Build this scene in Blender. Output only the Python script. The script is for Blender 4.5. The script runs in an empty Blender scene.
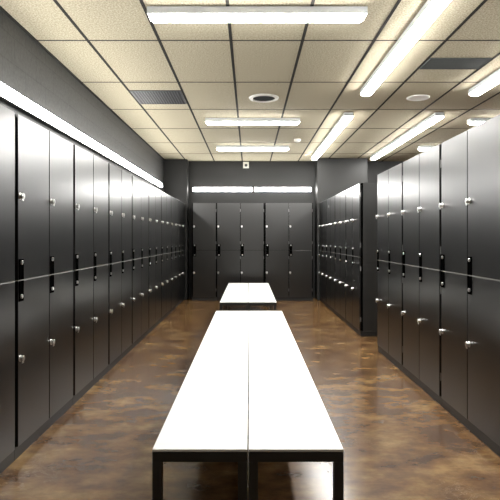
import bpy, bmesh, math
from mathutils import Matrix, Vector

SC = bpy.context.scene
COL = SC.collection
PI = math.pi

# ------------------------------------------------------------------ dimensions (metres)
EYE = 1.28            # camera height
CEIL = 2.933          # ceiling underside
LEFT_X = -1.34        # face of the left locker doors
RIGHT_X = 1.435       # face of the right locker doors
WALL_L = -1.79
WALL_R = 5.60
WALL_B = 11.25
WALL_F = -2.60
PITCH = 0.4965        # one locker column
DEPTH = 0.44
ZB, ZM, ZT = 0.072, 1.035, 2.0

# ------------------------------------------------------------------ materials
def srgb(r, g, b):
    f = lambda c: (c/255/12.92) if c/255 <= 0.04045 else ((c/255+0.055)/1.055)**2.4
    return (f(r), f(g), f(b), 1)

def mat(name, col, rough=0.5, metal=0.0, spec=0.5, emit=None, strength=0):
    m = bpy.data.materials.new(name); m.use_nodes = True
    p = m.node_tree.nodes['Principled BSDF']
    p.inputs['Base Color'].default_value = col
    p.inputs['Roughness'].default_value = rough
    p.inputs['Metallic'].default_value = metal
    p.inputs['Specular IOR Level'].default_value = spec
    if emit:
        p.inputs['Emission Color'].default_value = emit
        p.inputs['Emission Strength'].default_value = strength
    return m

class NT:
    def __init__(s, m):
        s.t = m.node_tree; s.n = s.t.nodes; s.p = s.n['Principled BSDF']
    def add(s, typ, ins=None, **kw):
        nd = s.n.new(typ)
        for k, v in kw.items(): setattr(nd, k, v)
        for k, v in (ins or {}).items():
            if hasattr(v, 'is_output'): s.t.links.new(v, nd.inputs[k])
            else: nd.inputs[k].default_value = v
        return nd
    def link(s, a, b): s.t.links.new(a, b)

def ramp(nt, fac, stops):
    r = nt.add('ShaderNodeValToRGB', {'Fac': fac})
    e = r.color_ramp.elements
    e[0].position, e[0].color = stops[0]
    e[1].position, e[1].color = stops[1]
    for p, c in stops[2:]:
        x = e.new(p); x.color = c
    return r.outputs['Color']

LAMP = 8.0
M = {}
M['door'] = mat('dark_laminate', srgb(5, 5, 5), 0.285, spec=0.5)
nt = NT(M['door']); nt.p.inputs['IOR'].default_value = 1.82
M['panel'] = mat('charcoal_panel', srgb(33, 33, 32), 0.45)
M['black'] = mat('matt_black', srgb(4, 4, 4), 0.8, spec=0.0)
M['plinth'] = mat('plinth_laminate', srgb(28, 28, 27), 0.45)
M['chrome'] = mat('chrome', (0.95, 0.95, 0.94, 1), 0.3, metal=1)
M['steel'] = mat('satin_steel', (0.30, 0.30, 0.30, 1), 0.45, metal=1)
M['edge'] = mat('lit_edge_grey', srgb(120, 120, 116), 0.5)  # grey stands in for light caught on the lower doors' top edges
M['white'] = mat('white_laminate', srgb(234, 234, 232), 0.35)
M['frame'] = mat('black_powder_coat', srgb(34, 35, 34), 0.42)
M['plastic'] = mat('white_plastic', srgb(225, 224, 218), 0.4)
M['housing'] = mat('white_enamel', srgb(215, 220, 222), 0.35)
M['lamp'] = mat('opal_diffuser', srgb(250, 250, 248), 0.4, emit=(1, 0.985, 0.95, 1), strength=LAMP)
M['wallhousing'] = mat('dark_grey_enamel', srgb(50, 50, 49), 0.4)
M['grille'] = mat('grey_grille', srgb(60, 62, 65), 0.45)
M['ventgrey'] = mat('grey_vent', srgb(80, 83, 83), 0.85, spec=0.1)
M['tbar'] = mat('grey_tee_bar', srgb(50, 49, 46), 0.8, spec=0.1)

M['walllamp'] = mat('opal_wall_diffuser', srgb(250, 250, 248), 0.4, emit=(1, 0.985, 0.95, 1), strength=LAMP*0.55)
# ceiling: beige mineral-fibre board with fine speckle
M['ceiling'] = mat('mineral_fibre', srgb(205, 192, 160), 0.95, spec=0.1)
nt = NT(M['ceiling'])
tc = nt.add('ShaderNodeTexCoord').outputs['Object']
n1 = nt.add('ShaderNodeTexNoise', {'Vector': tc, 'Scale': 75.0, 'Detail': 5.0, 'Roughness': 0.75})
c1 = ramp(nt, n1.outputs['Fac'], [(0.34, srgb(140, 132, 111)), (0.66, srgb(211, 203, 180))])
nt.link(c1, nt.p.inputs['Base Color'])
bp = nt.add('ShaderNodeBump', {'Height': n1.outputs['Fac'], 'Strength': 0.35, 'Distance': 0.004})
nt.link(bp.outputs[0], nt.p.inputs['Normal'])

# walls: dark grey painted block work
def block_wall(name, axis):
    m = mat(name, srgb(74, 74, 71), 0.55, spec=0.4)
    nt = NT(m)
    tc = nt.add('ShaderNodeTexCoord').outputs['Object']
    sp = nt.add('ShaderNodeSeparateXYZ', {'Vector': tc})
    cb = nt.add('ShaderNodeCombineXYZ', {'X': sp.outputs['Y' if axis == 'Y' else 'X'], 'Y': sp.outputs['Z']})
    br = nt.add('ShaderNodeTexBrick', {'Vector': cb.outputs[0], 'Color1': srgb(35, 35, 34), 'Color2': srgb(32, 32, 31),
        'Mortar': srgb(12, 12, 12), 'Scale': 1.0, 'Mortar Size': 0.007, 'Brick Width': 0.40, 'Row Height': 0.20})
    nz = nt.add('ShaderNodeTexNoise', {'Vector': tc, 'Scale': 45.0, 'Detail': 4.0})
    mx = nt.add('ShaderNodeMix', {'Factor': 0.10, 'A': br.outputs['Color'], 'B': nz.outputs['Color']}, data_type='RGBA')
    mx.inputs[6].default_value = (0, 0, 0, 1)
    nt.link(br.outputs['Color'], mx.inputs[6]); nt.link(nz.outputs['Fac'], mx.inputs[7]); mx.inputs[0].default_value = 0.05
    nt.link(mx.outputs[2], nt.p.inputs['Base Color'])
    h = nt.add('ShaderNodeMath', {0: nz.outputs['Fac'], 1: br.outputs['Fac']}, operation='SUBTRACT')
    bp = nt.add('ShaderNodeBump', {'Height': h.outputs[0], 'Strength': 0.4, 'Distance': 0.004})
    nt.link(bp.outputs[0], nt.p.inputs['Normal'])
    return m
M['wallY'] = block_wall('painted_block_along', 'Y')
M['frontwall'] = mat('bounce_white', srgb(215, 213, 205), 0.6)  # unseen wall behind the camera, made pale to brighten the back lockers
M['wallX'] = mat('painted_plaster', srgb(31, 31, 30), 0.5, spec=0.4)

# floor: mottled brown stained concrete, sealed
M['floor'] = mat('stained_concrete', srgb(110, 85, 60), 0.2, spec=0.25)
nt = NT(M['floor'])
tc = nt.add('ShaderNodeTexCoord').outputs['Object']
mp = nt.add('ShaderNodeMapping', {'Vector': tc, 'Scale': (0.75, 1.2, 1)}).outputs[0]
na = nt.add('ShaderNodeTexNoise', {'Vector': mp, 'Scale': 3.6, 'Detail': 10.0, 'Roughness': 0.62, 'Distortion': 0.0})
ca = ramp(nt, na.outputs['Fac'], [(0.31, srgb(54, 35, 20)), (0.45, srgb(86, 61, 36)), (0.55, srgb(104, 78, 47)), (0.70, srgb(136, 110, 70))])
nb = nt.add('ShaderNodeTexNoise', {'Vector': mp, 'Scale': 2.2, 'Detail': 10.0, 'Roughness': 0.65, 'Distortion': 0.0})
fb = nt.add('ShaderNodeMapRange', {'Value': nb.outputs['Fac'], 'From Min': 0.42, 'From Max': 0.74})
m1 = nt.add('ShaderNodeMix', data_type='RGBA'); m1.inputs[7].default_value = srgb(60, 36, 24)
fm = nt.add('ShaderNodeMath', {0: fb.outputs[0], 1: 0.38}, operation='MULTIPLY')
nt.link(fm.outputs[0], m1.inputs[0]); nt.link(ca, m1.inputs[6])
nc = nt.add('ShaderNodeTexNoise', {'Vector': mp, 'Scale': 9.0, 'Detail': 8.0, 'Roughness': 0.7})
m2 = nt.add('ShaderNodeMix', data_type='RGBA', blend_type='OVERLAY')
m2.inputs[0].default_value = 0.85
nt.link(m1.outputs[2], m2.inputs[6]); nt.link(nc.outputs['Fac'], m2.inputs[7])
# thin pale scuffs and scratches
nd = nt.add('ShaderNodeTexNoise', {'Vector': tc, 'Scale': 5.5, 'Detail': 8.0, 'Roughness': 0.7, 'Distortion': 1.5})
ab = nt.add('ShaderNodeMath', {0: nd.outputs['Fac'], 1: 0.5}, operation='SUBTRACT')
ab2 = nt.add('ShaderNodeMath', {0: ab.outputs[0]}, operation='ABSOLUTE')
vein = nt.add('ShaderNodeMapRange', {'Value': ab2.outputs[0], 'From Min': 0.0, 'From Max': 0.008, 'To Min': 1.0, 'To Max': 0.0})
ne = nt.add('ShaderNodeTexNoise', {'Vector': tc, 'Scale': 1.3, 'Detail': 2.0})
msk = nt.add('ShaderNodeMapRange', {'Value': ne.outputs['Fac'], 'From Min': 0.55, 'From Max': 0.66})
sc = nt.add('ShaderNodeMath', {0: vein.outputs[0], 1: msk.outputs[0]}, operation='MULTIPLY')
sc2 = nt.add('ShaderNodeMath', {0: sc.outputs[0], 1: 0.5}, operation='MULTIPLY')
m3 = nt.add('ShaderNodeMix', data_type='RGBA'); m3.inputs[7].default_value = srgb(190, 172, 140)
nt.link(sc2.outputs[0], m3.inputs[0]); nt.link(m2.outputs[2], m3.inputs[6])
nt.link(m3.outputs[2], nt.p.inputs['Base Color'])
rg = nt.add('ShaderNodeMapRange', {'Value': nb.outputs['Fac'], 'From Min': 0.3, 'From Max': 0.7, 'To Min': 0.19, 'To Max': 0.25})
nt.link(rg.outputs[0], nt.p.inputs['Roughness'])
bp = nt.add('ShaderNodeBump', {'Height': na.outputs['Fac'], 'Strength': 0.015, 'Distance': 0.01})
nt.link(bp.outputs[0], nt.p.inputs['Normal'])

# ------------------------------------------------------------------ mesh helpers
class MB:
    def __init__(s): s.bm = bmesh.new()
    def box(s, x0, x1, y0, y1, z0, z1, bevel=0.0, seg=2):
        b = bmesh.new()
        r = bmesh.ops.create_cube(b, size=1)
        bmesh.ops.scale(b, vec=(x1-x0, y1-y0, z1-z0), verts=b.verts)
        bmesh.ops.translate(b, vec=((x0+x1)/2, (y0+y1)/2, (z0+z1)/2), verts=b.verts)
        if bevel: bmesh.ops.bevel(b, geom=list(b.edges), offset=bevel, segments=seg, affect='EDGES', profile=0.5)
        s.merge(b); return s
    def cyl(s, c, axis, r, length, r2=None, seg=24, bevel=0.0):
        b = bmesh.new()
        bmesh.ops.create_cone(b, cap_ends=True, segments=seg, radius1=r, radius2=r if r2 is None else r2, depth=length)
        if bevel:
            ed = [e for e in b.edges if len([f for f in e.link_faces if len(f.verts) > 4])]
            bmesh.ops.bevel(b, geom=ed, offset=bevel, segments=2, affect='EDGES', profile=0.5)
        rot = {'X': Matrix.Rotation(PI/2, 4, 'Y'), 'Y': Matrix.Rotation(PI/2, 4, 'X'), 'Z': Matrix.Identity(4)}[axis]
        bmesh.ops.transform(b, matrix=Matrix.Translation(c) @ rot, verts=b.verts)
        s.merge(b); return s
    def lathe(s, prof, c=(0, 0, 0), seg=40):
        b = bmesh.new(); rings = []
        for r, z in prof:
            rings.append([b.verts.new((r*math.cos(2*PI*i/seg)+c[0], r*math.sin(2*PI*i/seg)+c[1], z+c[2])) for i in range(seg)])
        for a, q in zip(rings, rings[1:]):
            for i in range(seg):
                b.faces.new((a[i], a[(i+1) % seg], q[(i+1) % seg], q[i]))
        if prof[0][0] > 1e-6: pass
        bmesh.ops.recalc_face_normals(b, faces=b.faces)
        s.merge(b); return s
    def prism(s, prof, x0, x1, inset=0.0):
        """closed (y,z) outline swept along x, its ends drawn in by inset towards the bottom"""
        b = bmesh.new()
        zt = max(z for y, z in prof); zl = min(z for y, z in prof)
        def ring(x, sg): return [b.verts.new((x + sg*inset*(zt-z)/max(zt-zl, 1e-6), y, z)) for y, z in prof]
        a, q = ring(x0, 1), ring(x1, -1); n = len(prof)
        for i in range(n): b.faces.new((a[i], a[(i+1) % n], q[(i+1) % n], q[i]))
        b.faces.new(a[::-1]); b.faces.new(q)
        bmesh.ops.recalc_face_normals(b, faces=b.faces)
        s.merge(b); return s
    def merge(s, b):
        me = bpy.data.meshes.new('tmp'); b.to_mesh(me); b.free(); s.bm.from_mesh(me); bpy.data.meshes.remove(me)
    def mesh(s, name, material, smooth=True):
        me = bpy.data.meshes.new(name); s.bm.to_mesh(me); s.bm.free()
        me.materials.append(material)
        if smooth:
            me.polygons.foreach_set('use_smooth', [True]*len(me.polygons))
            me.set_sharp_from_angle(angle=math.radians(16))
        return me

def put(name, me, parent=None, loc=(0, 0, 0), rz=0.0):
    o = bpy.data.objects.new(name, me); COL.objects.link(o)
    o.location = loc; o.rotation_euler = (0, 0, rz)
    if parent: o.parent = parent
    return o
def tag(o, label, cat, group=None):
    o['label'] = label; o['category'] = cat
    if group: o['group'] = group
    return o
def thing(name, label, cat, loc, rz=0.0, group=None):
    return tag(put(name, None, None, loc, rz), label, cat, group)
def struct(name, me):
    o = put(name, me); o['kind'] = 'structure'; return o

# ------------------------------------------------------------------ the room
T = 0.12
struct('floor', MB().box(WALL_L-T, WALL_R+T, WALL_F-T, WALL_B+T, -0.1, 0).mesh('floor', M['floor'], False))
struct('ceiling', MB().box(WALL_L-T, WALL_R+T, WALL_F-T, WALL_B+T, CEIL, CEIL+0.1).mesh('ceiling', M['ceiling'], False))
struct('wall_left', MB().box(WALL_L-T, WALL_L, WALL_F, WALL_B, 0, CEIL).mesh('wall_left', M['wallY'], False))
struct('wall_right', MB().box(WALL_R, WALL_R+T, WALL_F, WALL_B, 0, CEIL).mesh('wall_right', M['wallY'], False))
struct('wall_back', MB().box(WALL_L-T, WALL_R+T, WALL_B, WALL_B+T, 0, CEIL).mesh('wall_back', M['wallX'], False))
struct('wall_front', MB().box(WALL_L-T, WALL_R+T, WALL_F-T, WALL_F, 0, CEIL).mesh('wall_front', M['frontwall'], False))
LEND = 3.02 + 16*PITCH
struct('wall_pier_left', MB().box(WALL_L, -1.30, LEND+0.012, WALL_B, 0, CEIL, 0.012).mesh('wall_pier_left', M['wallX']))
REND = 6.83 + 8*PITCH
struct('wall_pier_right', MB().box(1.395, 2.44, REND+0.012, WALL_B, 0, CEIL, 0.012).mesh('wall_pier_right', M['wallX']))
g = MB()
GX = [-0.753 + 0.598*k for k in range(-1, 11)]
GY = [4.383 + 1.172*k for k in range(-5, 6)]
for x in GX: g.box(x-0.0125, x+0.0125, WALL_F, WALL_B, CEIL-0.003, CEIL+0.004)
struct('trim_1', g.mesh('main_tee_bars', M['tbar'], False))
g = MB()
for y in GY: g.box(WALL_L, WALL_R, y-0.008, y+0.008, CEIL-0.0025, CEIL+0.004)
struct('trim_2', g.mesh('cross_tee_bars', M['tbar'], False))
g = MB()
g.box(WALL_L, WALL_L+0.02, WALL_F, LEND, CEIL-0.012, CEIL)
g.box(-1.30, 1.395, WALL_B-0.02, WALL_B, CEIL-0.012, CEIL)
struct('trim_3', g.mesh('wall_angle', M['tbar'], False))

# ------------------------------------------------------------------ lockers
# local frame of a cabinet: x to the right as one faces it, y into the cabinet, door faces at y = 0
THICK, THIN, DT = 0.042, 0.011, 0.019
DW = (2*PITCH - THICK - THIN)/2
GAPZ = 0.007
up_h = ZT - ZM - GAPZ/2; lo_h = ZM - ZB - GAPZ/2
me_up = MB().box(0, DW, 0, DT, 0, up_h, 0.0015).mesh('door_upper', M['door'])
me_lo = MB().box(0, DW, 0, DT, 0, lo_h, 0.0015).mesh('door_lower', M['door'])
me_lit_edge = MB().box(0.001, DW-0.001, -0.001, DT-0.002, 0, 0.0045).mesh('lit_edge_line', M['edge'])  # added sliver imitating the lit top edge of a lower door
lk = MB()
lk.cyl((0, -0.002, 0), 'Y', 0.020, 0.004, bevel=0.001)
lk.cyl((0, -0.010, 0), 'Y', 0.0150, 0.018, bevel=0.002)
lk.cyl((0, -0.020, 0), 'Y', 0.0175, 0.006, bevel=0.002)
lk.box(-0.0035, 0.0035, -0.0255, -0.022, -0.012, 0.012, 0.001)
lk.box(-0.012, 0.012, -0.019, -0.0155, -0.029, -0.012, 0.0015)
me_lock = lk.mesh('lock', M['chrome'])
hb = MB()      # one half of the black finger pull: a shallow tray with a raised rim
pw, ph = 0.060, 0.120
hb.box(0, pw, -0.002, 0, 0, ph)
hb.box(0, 0.007, -0.005, 0, 0, ph, 0.001); hb.box(pw-0.007, pw, -0.005, 0, 0, ph, 0.001)
hb.box(0, pw, -0.005, 0, ph-0.007, ph, 0.001)
me_pull_up = hb.mesh('finger_pull', M['black'])
hb = MB()
hb.box(0, pw, -0.002, 0, -ph, 0)
hb.box(0, 0.007, -0.005, 0, -ph, 0, 0.001); hb.box(pw-0.007, pw, -0.005, 0, -ph, 0, 0.001)
hb.box(0, pw, -0.005, 0, -ph, -ph+0.007, 0.001)
me_pull_lo = hb.mesh('finger_pull', M['black'])
me_btn = MB().cyl((0, -0.006, 0), 'Y', 0.0125, 0.010, bevel=0.002).mesh('button', M['chrome'])
me_hinge = MB().cyl((0, 0, 0), 'Z', 0.0042, 0.060, seg=12).box(-0.0035, 0.0035, 0.0, 0.012, -0.028, 0.028).mesh('hinge', M['steel'])
rg_ = MB().lathe([(0.017, 0), (0.017, 0.004), (0.023, 0.004), (0.023, 0), (0.017, 0)])
bmesh.ops.rotate(rg_.bm, cent=(0, 0, 0), matrix=Matrix.Rotation(PI/2, 3, 'X'), verts=rg_.bm.verts)
me_ring = rg_.mesh('ring_badge', M['steel'])

me_cache = {}
def case_meshes(n):
    if n in me_cache: return me_cache[n]
    W = PITCH*n
    body = MB().box(0.001, W-0.001, 0.040, DEPTH, ZB, ZT, 0.002).mesh('body', M['panel'])
    fr = MB()
    fr.box(0.0012, 0.023, 0.026, 0.042, ZB, ZT); fr.box(W-0.023, W-0.0012, 0.026, 0.042, ZB, ZT)
    for k in range(1, n): fr.box(k*PITCH-0.015, k*PITCH+0.015, 0.026, 0.042, ZB+.002, ZT-.002)
    for z in (ZB, ZM-0.009, ZT-0.018): fr.box(0.015, W-0.015, 0.0262, 0.042, z+.0005, z+0.0175)
    fr = fr.mesh('front_frame', M['black'], False)
    pl = MB().box(0.0008, W-0.0008, 0.012, DEPTH-0.01, 0, ZB-0.001, 0.001).mesh('plinth', M['plinth'])
    me_cache[n] = (body, fr, pl)
    return me_cache[n]

def cabinet(loc, rz, n, label, group, edge=True):
    t = thing('locker_cabinet', label, 'locker', loc, rz, group)
    b, fr, pl = case_meshes(n)
    W = PITCH*n
    ox = -W/2
    put('body', b, t, (ox, 0, 0)); put('front_frame', fr, t, (ox, 0, 0)); put('plinth', pl, t, (ox, 0, 0))
    for c in range(n):
        x0 = ox + THICK/2 if c == 0 else ox + THICK/2 + DW + THIN
        hg = (THIN/2 if (c == 0 and n == 2) else THICK/2)
        for up in (True, False):
            z0 = ZM + GAPZ/2 if up else ZB
            d = put('door', me_up if up else me_lo, t, (x0, 0, z0))
            put('lock', me_lock, d, (0.024, 0, (1.527 if up else 0.580) - z0))
            if up: put('finger_pull', me_pull_up, d, (0.006, 0, 0))
            else: put('finger_pull', me_pull_lo, d, (0.006, 0, lo_h))
            put('button', me_btn, d, (0.006+pw/2, 0, 0.099 if up else lo_h-0.092))
            for hz in ((0.15, up_h-0.15)):
                put('hinge', me_hinge, d, (DW + 0.0043, 0.009, hz))
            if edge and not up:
                put('lit_edge_line', me_lit_edge, d, (0, 0, lo_h+0.0002))
            if not edge: pass
    return t

ORD = ['nearest the viewer, cut off by the frame', 'second', 'third', 'fourth', 'fifth', 'sixth', 'seventh', 'eighth', 'ninth']
gl = 'locker cabinets in the row along the left wall'
for i in range(9):
    yc = 3.02 + (2*i - 2)*PITCH + PITCH
    lab = ('black four-door locker cabinet at left edge of photo, nearest end of the left row' if i == 0 else
           'black four-door locker cabinet at the far end of the left row, by the corner pier' if i == 8 else
           'black four-door locker cabinet, %s from the near end of the left row' % ORD[i])
    cabinet((LEFT_X, yc, 0), PI/2, 2, lab, gl)
gr = 'locker cabinets in the nearer right row'
labs = ['black four-door locker cabinet at right edge of photo, nearest in the right-hand row',
        'black four-door locker cabinet, middle one of the nearer right-hand row',
        'black four-door locker cabinet at the far end of the nearer right-hand row, beside the opening']
for i in range(3):
    cabinet((1.452, 3.002 + PITCH + 2*PITCH*i, 0), -PI/2, 2, labs[i], gr)
gf = 'locker cabinets in the farther right row'
labs = ['black four-door locker cabinet whose blank side panel faces the viewer past the right opening',
        'black four-door locker cabinet next behind the one showing its side panel on the right',
        'black four-door locker cabinet with a small round ring on an upper door, farther right row',
        'black four-door locker cabinet at the far end of the right side, against the pier']
far_cabs = [cabinet((RIGHT_X, 6.83 + PITCH + 2*PITCH*i, 0), -PI/2, 2, labs[i], gf) for i in range(4)]
ringdoor = [c for c in far_cabs[2].children if c.name.startswith('door')][0]
put('ring_badge', me_ring, ringdoor, (0.25, 0, 0.81))
gb = 'locker cabinets along the back wall'
BX = -1.18
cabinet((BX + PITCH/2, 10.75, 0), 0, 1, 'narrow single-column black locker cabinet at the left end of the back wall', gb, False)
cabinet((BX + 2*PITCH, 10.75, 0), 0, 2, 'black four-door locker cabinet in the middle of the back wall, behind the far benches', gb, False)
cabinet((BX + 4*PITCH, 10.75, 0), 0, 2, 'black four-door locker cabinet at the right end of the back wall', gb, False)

# ------------------------------------------------------------------ benches
BZ = 0.45
def bench(xc, y0, y1, w, label, group, nlegs):
    L = y1 - y0
    t = thing('bench', label, 'bench', (xc, (y0+y1)/2, 0), 0, group)
    hw, hl, q = w/2, L/2, 0.037
    put('seat_top', MB().box(-hw, hw, -hl, hl, BZ-0.010, BZ, 0.0015).mesh('seat_top', M['white']), t)
    f = MB()
    zt, zb = BZ-0.0105, BZ-0.0105-0.040
    f.box(-hw, hw, -hl, -hl+q, zb, zt, 0.0015); f.box(-hw, hw, hl-q, hl, zb, zt, 0.0015)
    f.box(-hw, -hw+q, -hl+q, hl-q, zb, zt, 0.0015); f.box(hw-q, hw, -hl+q, hl-q, zb, zt, 0.0015)
    for k in range(1, nlegs-1):
        y = -hl + q/2 + (L-q)*k/(nlegs-1)
        f.box(-hw+q, hw-q, y-q/2, y+q/2, zb, zt, 0.0015)
    put('frame', f.mesh('frame', M['frame']), t)
    leg = MB().box(-q/2, q/2, -q/2, q/2, 0.006, zb, 0.0015).cyl((0, 0, 0.003), 'Z', 0.014, 0.006, seg=16).mesh('leg', M['frame'])
    for k in range(nlegs):
        y = -hl + q/2 + (L-q)*k/(nlegs-1)
        for s in (-1, 1): put('leg', leg, t, (s*(hw-q/2), y, 0))
    return t
BC = -0.006
bench(BC-0.1895, 2.065, 6.01, 0.374, 'long white-topped black-framed bench in the foreground, left half of the near pair', 'near pair of benches', 3)
bench(BC+0.1895, 2.065, 6.01, 0.374, 'long white-topped black-framed bench in the foreground, right half of the near pair', 'near pair of benches', 3)
bench(-0.018-0.1855, 6.84, 9.75, 0.366, 'white-topped bench before the back lockers, left half of the far pair', 'far pair of benches', 3)
bench(-0.018+0.1855, 6.84, 9.75, 0.366, 'white-topped bench before the back lockers, right half of the far pair', 'far pair of benches', 3)

# ------------------------------------------------------------------ lights
def batten(name, length, label, group, loc, rot, wall=False):
    """strip light; local: x along, z = 0 at the mounting face, hanging to -z"""
    t = thing(name, label, 'light', loc, 0, group)
    t.rotation_euler = rot
    h = length/2
    if wall:
        put('housing', MB().box(-h, h, -0.045, 0.045, -0.052, 0, 0.002).mesh('housing', M['wallhousing']), t)
        prof = [(-0.043, -0.052), (-0.043, -0.066), (-0.034, -0.078), (0.034, -0.078), (0.043, -0.066), (0.043, -0.052)]
        put('diffuser', MB().prism(prof, -h+0.004, h-0.004, 0.012).mesh('diffuser', M['walllamp']), t)
        return t
    put('housing', MB().box(-h, h, -0.059, 0.059, -0.052, 0, 0.003).mesh('housing', M['housing']), t)
    prof = [(-0.056, -0.052), (-0.055, -0.062), (-0.046, -0.072), (-0.03, -0.080), (0.03, -0.080), (0.046, -0.072), (0.055, -0.062), (0.056, -0.052)]
    put('diffuser', MB().prism(prof, -h+0.006, h-0.006, 0.035).mesh('diffuser', M['lamp']), t)
    return t
ZL = CEIL - 0.003
ga = 'strip lights across the main aisle ceiling'
batten('ceiling_light', 1.57, 'white strip light across the ceiling at top of photo, nearest the viewer', ga, (0.055, 3.79, ZL), (0, 0, 0))
batten('ceiling_light', 1.30, 'white strip light across the ceiling, middle one, beyond the round vent', ga, (0.042, 7.25, ZL), (0, 0, 0))
batten('ceiling_light', 1.30, 'white strip light across the ceiling nearest the back wall', ga, (0.058, 9.40, ZL), (0, 0, 0))
gs = 'strip lights across the far right ceiling'
batten('ceiling_light', 1.30, 'white strip light seen just above the nearest right lockers at right photo edge', gs, (3.68, 7.25, ZL), (0, 0, 0))
batten('ceiling_light', 1.30, 'small sliver of white strip light peeking over the middle right locker tops', gs, (3.68, 9.40, ZL), (0, 0, 0))
gg = 'long strip lights running away over the right lockers'
V = (0, 0, PI/2)
batten('ceiling_light', 3.70, 'long white strip light running away overhead, cut by the top of photo', gg, (1.29, 3.98, ZL), V)
batten('ceiling_light', 3.70, 'long white strip light running to the right pier, over the farther right row', gg, (1.30, 8.72, ZL), V)
batten('ceiling_light', 3.70, 'long white strip light cut by the right edge of photo, over the nearest right lockers', gg, (2.49, 3.98, ZL), V)
batten('ceiling_light', 3.70, 'long white strip light ending right of the pier, above the nearer right locker tops', gg, (2.49, 8.72, ZL), V)
gw = 'strip lights along the left wall'
HZ = 2.320
RL = Matrix.Rotation(PI/2, 4, 'Z') @ Matrix.Rotation(-PI/2, 4, 'X')
# local -z must point to +X (out of the left wall)
def wall_rot(xa, za):
    x = Vector(xa); z = Vector(za); y = z.cross(x)
    return Matrix((x, y, z)).transposed().to_euler()
EL = wall_rot((0, 1, 0), (-1, 0, 0))
EB = wall_rot((1, 0, 0), (0, 1, 0))
for (a, b, lb) in ((0.90, 4.015, 'long white strip light on the left wall above the lockers, nearest the viewer'),
                   (4.025, 7.12, 'long white strip light on the left wall, middle one of three in line'),
                   (7.13, 10.32, 'long white strip light on the left wall, farthest, ending before the pier')):
    batten('wall_light', b-a, lb, gw, (WALL_L+0.001, (a+b)/2, HZ), EL, True)
gk = 'strip lights on the back wall'
batten('wall_light', 1.265, 'white strip light on the back wall above the lockers, left one', gk, (-0.58, WALL_B-0.001, HZ), EB, True)
batten('wall_light', 1.215, 'white strip light on the back wall above the lockers, right one', gk, (0.71, WALL_B-0.001, HZ), EB, True)

# ------------------------------------------------------------------ ceiling fittings
t = thing('air_grille', 'dark grey perforated square air grille set in the left ceiling', 'vent', ((-1.351-0.753)/2, 6.145, CEIL-0.001))
hw, hd = 0.285, 0.285
f = MB()
for a in ((-hw, hw, -hd, -hd+0.02), (-hw, hw, hd-0.02, hd), (-hw, -hw+0.02, -hd+0.02, hd-0.02), (hw-0.02, hw, -hd+0.02, hd-0.02)):
    f.box(*a, -0.010, 0, 0.001)
put('frame', f.mesh('frame', M['grille']), t)
put('backing', MB().box(-hw+0.01, hw-0.01, -hd+0.01, hd-0.01, -0.001, 0).mesh('backing', M['black'], False), t)
f = MB(); N = 17
for k in range(1, N):
    u = -hw+0.02 + (2*hw-0.04)*k/N
    f.box(u-0.005, u+0.005, -hd+0.02, hd-0.02, -0.008, -0.0012)
    f.box(-hw+0.02, hw-0.02, u-0.005, u+0.005, -0.0078, -0.0012)
put('grid', f.mesh('grid', M['grille'], False), t)

t = thing('air_vent', 'plain grey rectangular vent panel in the ceiling at upper right', 'vent', ((1.639+2.237)/2, 4.955, CEIL-0.001))
hw, hd = 0.285, 0.15
f = MB()
for a in ((-hw, hw, -hd, -hd+0.012), (-hw, hw, hd-0.012, hd), (-hw, -hw+0.012, -hd+0.012, hd-0.012), (hw-0.012, hw, -hd+0.012, hd-0.012)):
    f.box(*a, -0.010, 0, 0.001)
put('frame', f.mesh('frame', M['ventgrey']), t)
put('panel', MB().box(-hw+0.012, hw-0.012, -hd+0.012, hd-0.012, -0.006, 0).mesh('panel', M['ventgrey'], False), t)

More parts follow.
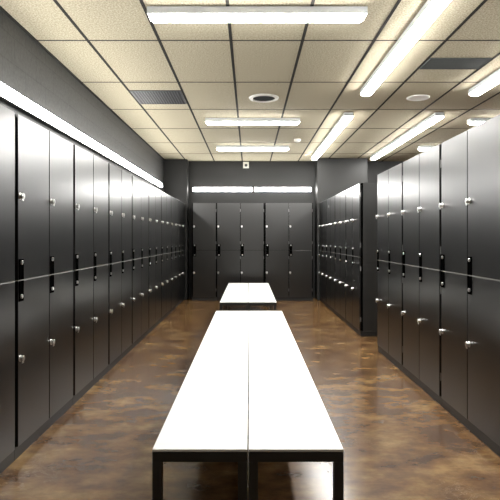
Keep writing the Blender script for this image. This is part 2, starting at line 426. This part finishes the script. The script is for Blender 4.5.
t = thing('round_vent', 'round white slotted air vent in the ceiling above the aisle', 'vent', (0.17, 6.17, CEIL-0.001))
put('rim', MB().lathe([(0.128, 0), (0.132, -0.014), (0.150, -0.020), (0.170, -0.012), (0.176, 0)]).mesh('rim', M['plastic']), t)
put('backing', MB().cyl((0, 0, -0.002), 'Z', 0.130, 0.003, seg=40).mesh('backing', M['black']), t)
f = MB()
for k in range(-6, 7):
    y = k*0.019; w = math.sqrt(max(0.129**2-y*y, 0.0001))
    f.box(-w, w, y-0.004, y+0.004, -0.009, -0.0075)
put('slats', f.mesh('slats', M['ventgrey'], False), t)
tag(put('speaker_disc', MB().lathe([(0.0005, -0.016), (0.08, -0.016), (0.115, -0.013), (0.130, -0.007), (0.133, 0)]).mesh('disc', M['plastic']), None, (1.98, 6.16, CEIL-0.001)),
    'plain round white disc fitting in the right ceiling', 'ceiling fitting')
t = thing('smoke_detector', 'small white detector on the ceiling right of the strip lights', 'detector', (0.80, 8.75, CEIL-0.001))
put('base', MB().cyl((0, 0, -0.008), 'Z', 0.058, 0.016, bevel=0.003).mesh('base', M['plastic']), t)
put('sensor_head', MB().lathe([(0.050, -0.016), (0.046, -0.040), (0.030, -0.048), (0.0005, -0.049)]).mesh('sensor_head', M['plastic']), t)
t = thing('motion_sensor', 'small white box sensor on the back wall just under the ceiling', 'sensor', (-0.075, WALL_B-0.001, 2.845))
put('housing', MB().box(-0.062, 0.062, -0.07, 0, -0.065, 0.065, 0.008).mesh('housing', M['plastic']), t)
put('lens', MB().lathe([(0.030, 0.0), (0.026, 0.012), (0.014, 0.018), (0.0005, 0.020)]).mesh('lens', M['ventgrey']), t, (0, -0.0705, -0.01)).rotation_euler = (PI/2, 0, 0)

# ------------------------------------------------------------------ world, camera, view
w = bpy.data.worlds.new('World'); SC.world = w; w.use_nodes = True
w.node_tree.nodes['Background'].inputs[0].default_value = (0.02, 0.02, 0.02, 1)
cd = bpy.data.cameras.new('camera'); cam = bpy.data.objects.new('camera', cd); COL.objects.link(cam)
cam.location = (0, 0, EYE); cam.rotation_euler = (PI/2, 0, 0)
cd.sensor_width = 36; cd.lens = 36*525/500
cd.shift_x = (250-249.5)/500; cd.shift_y = -(250-238.3)/500
SC.camera = cam
SC.view_settings.view_transform = 'Standard'
SC.view_settings.look = 'None'
SC.view_settings.gamma = 1.0
SC.view_settings.use_curve_mapping = False
SC.view_settings.exposure = 3.25
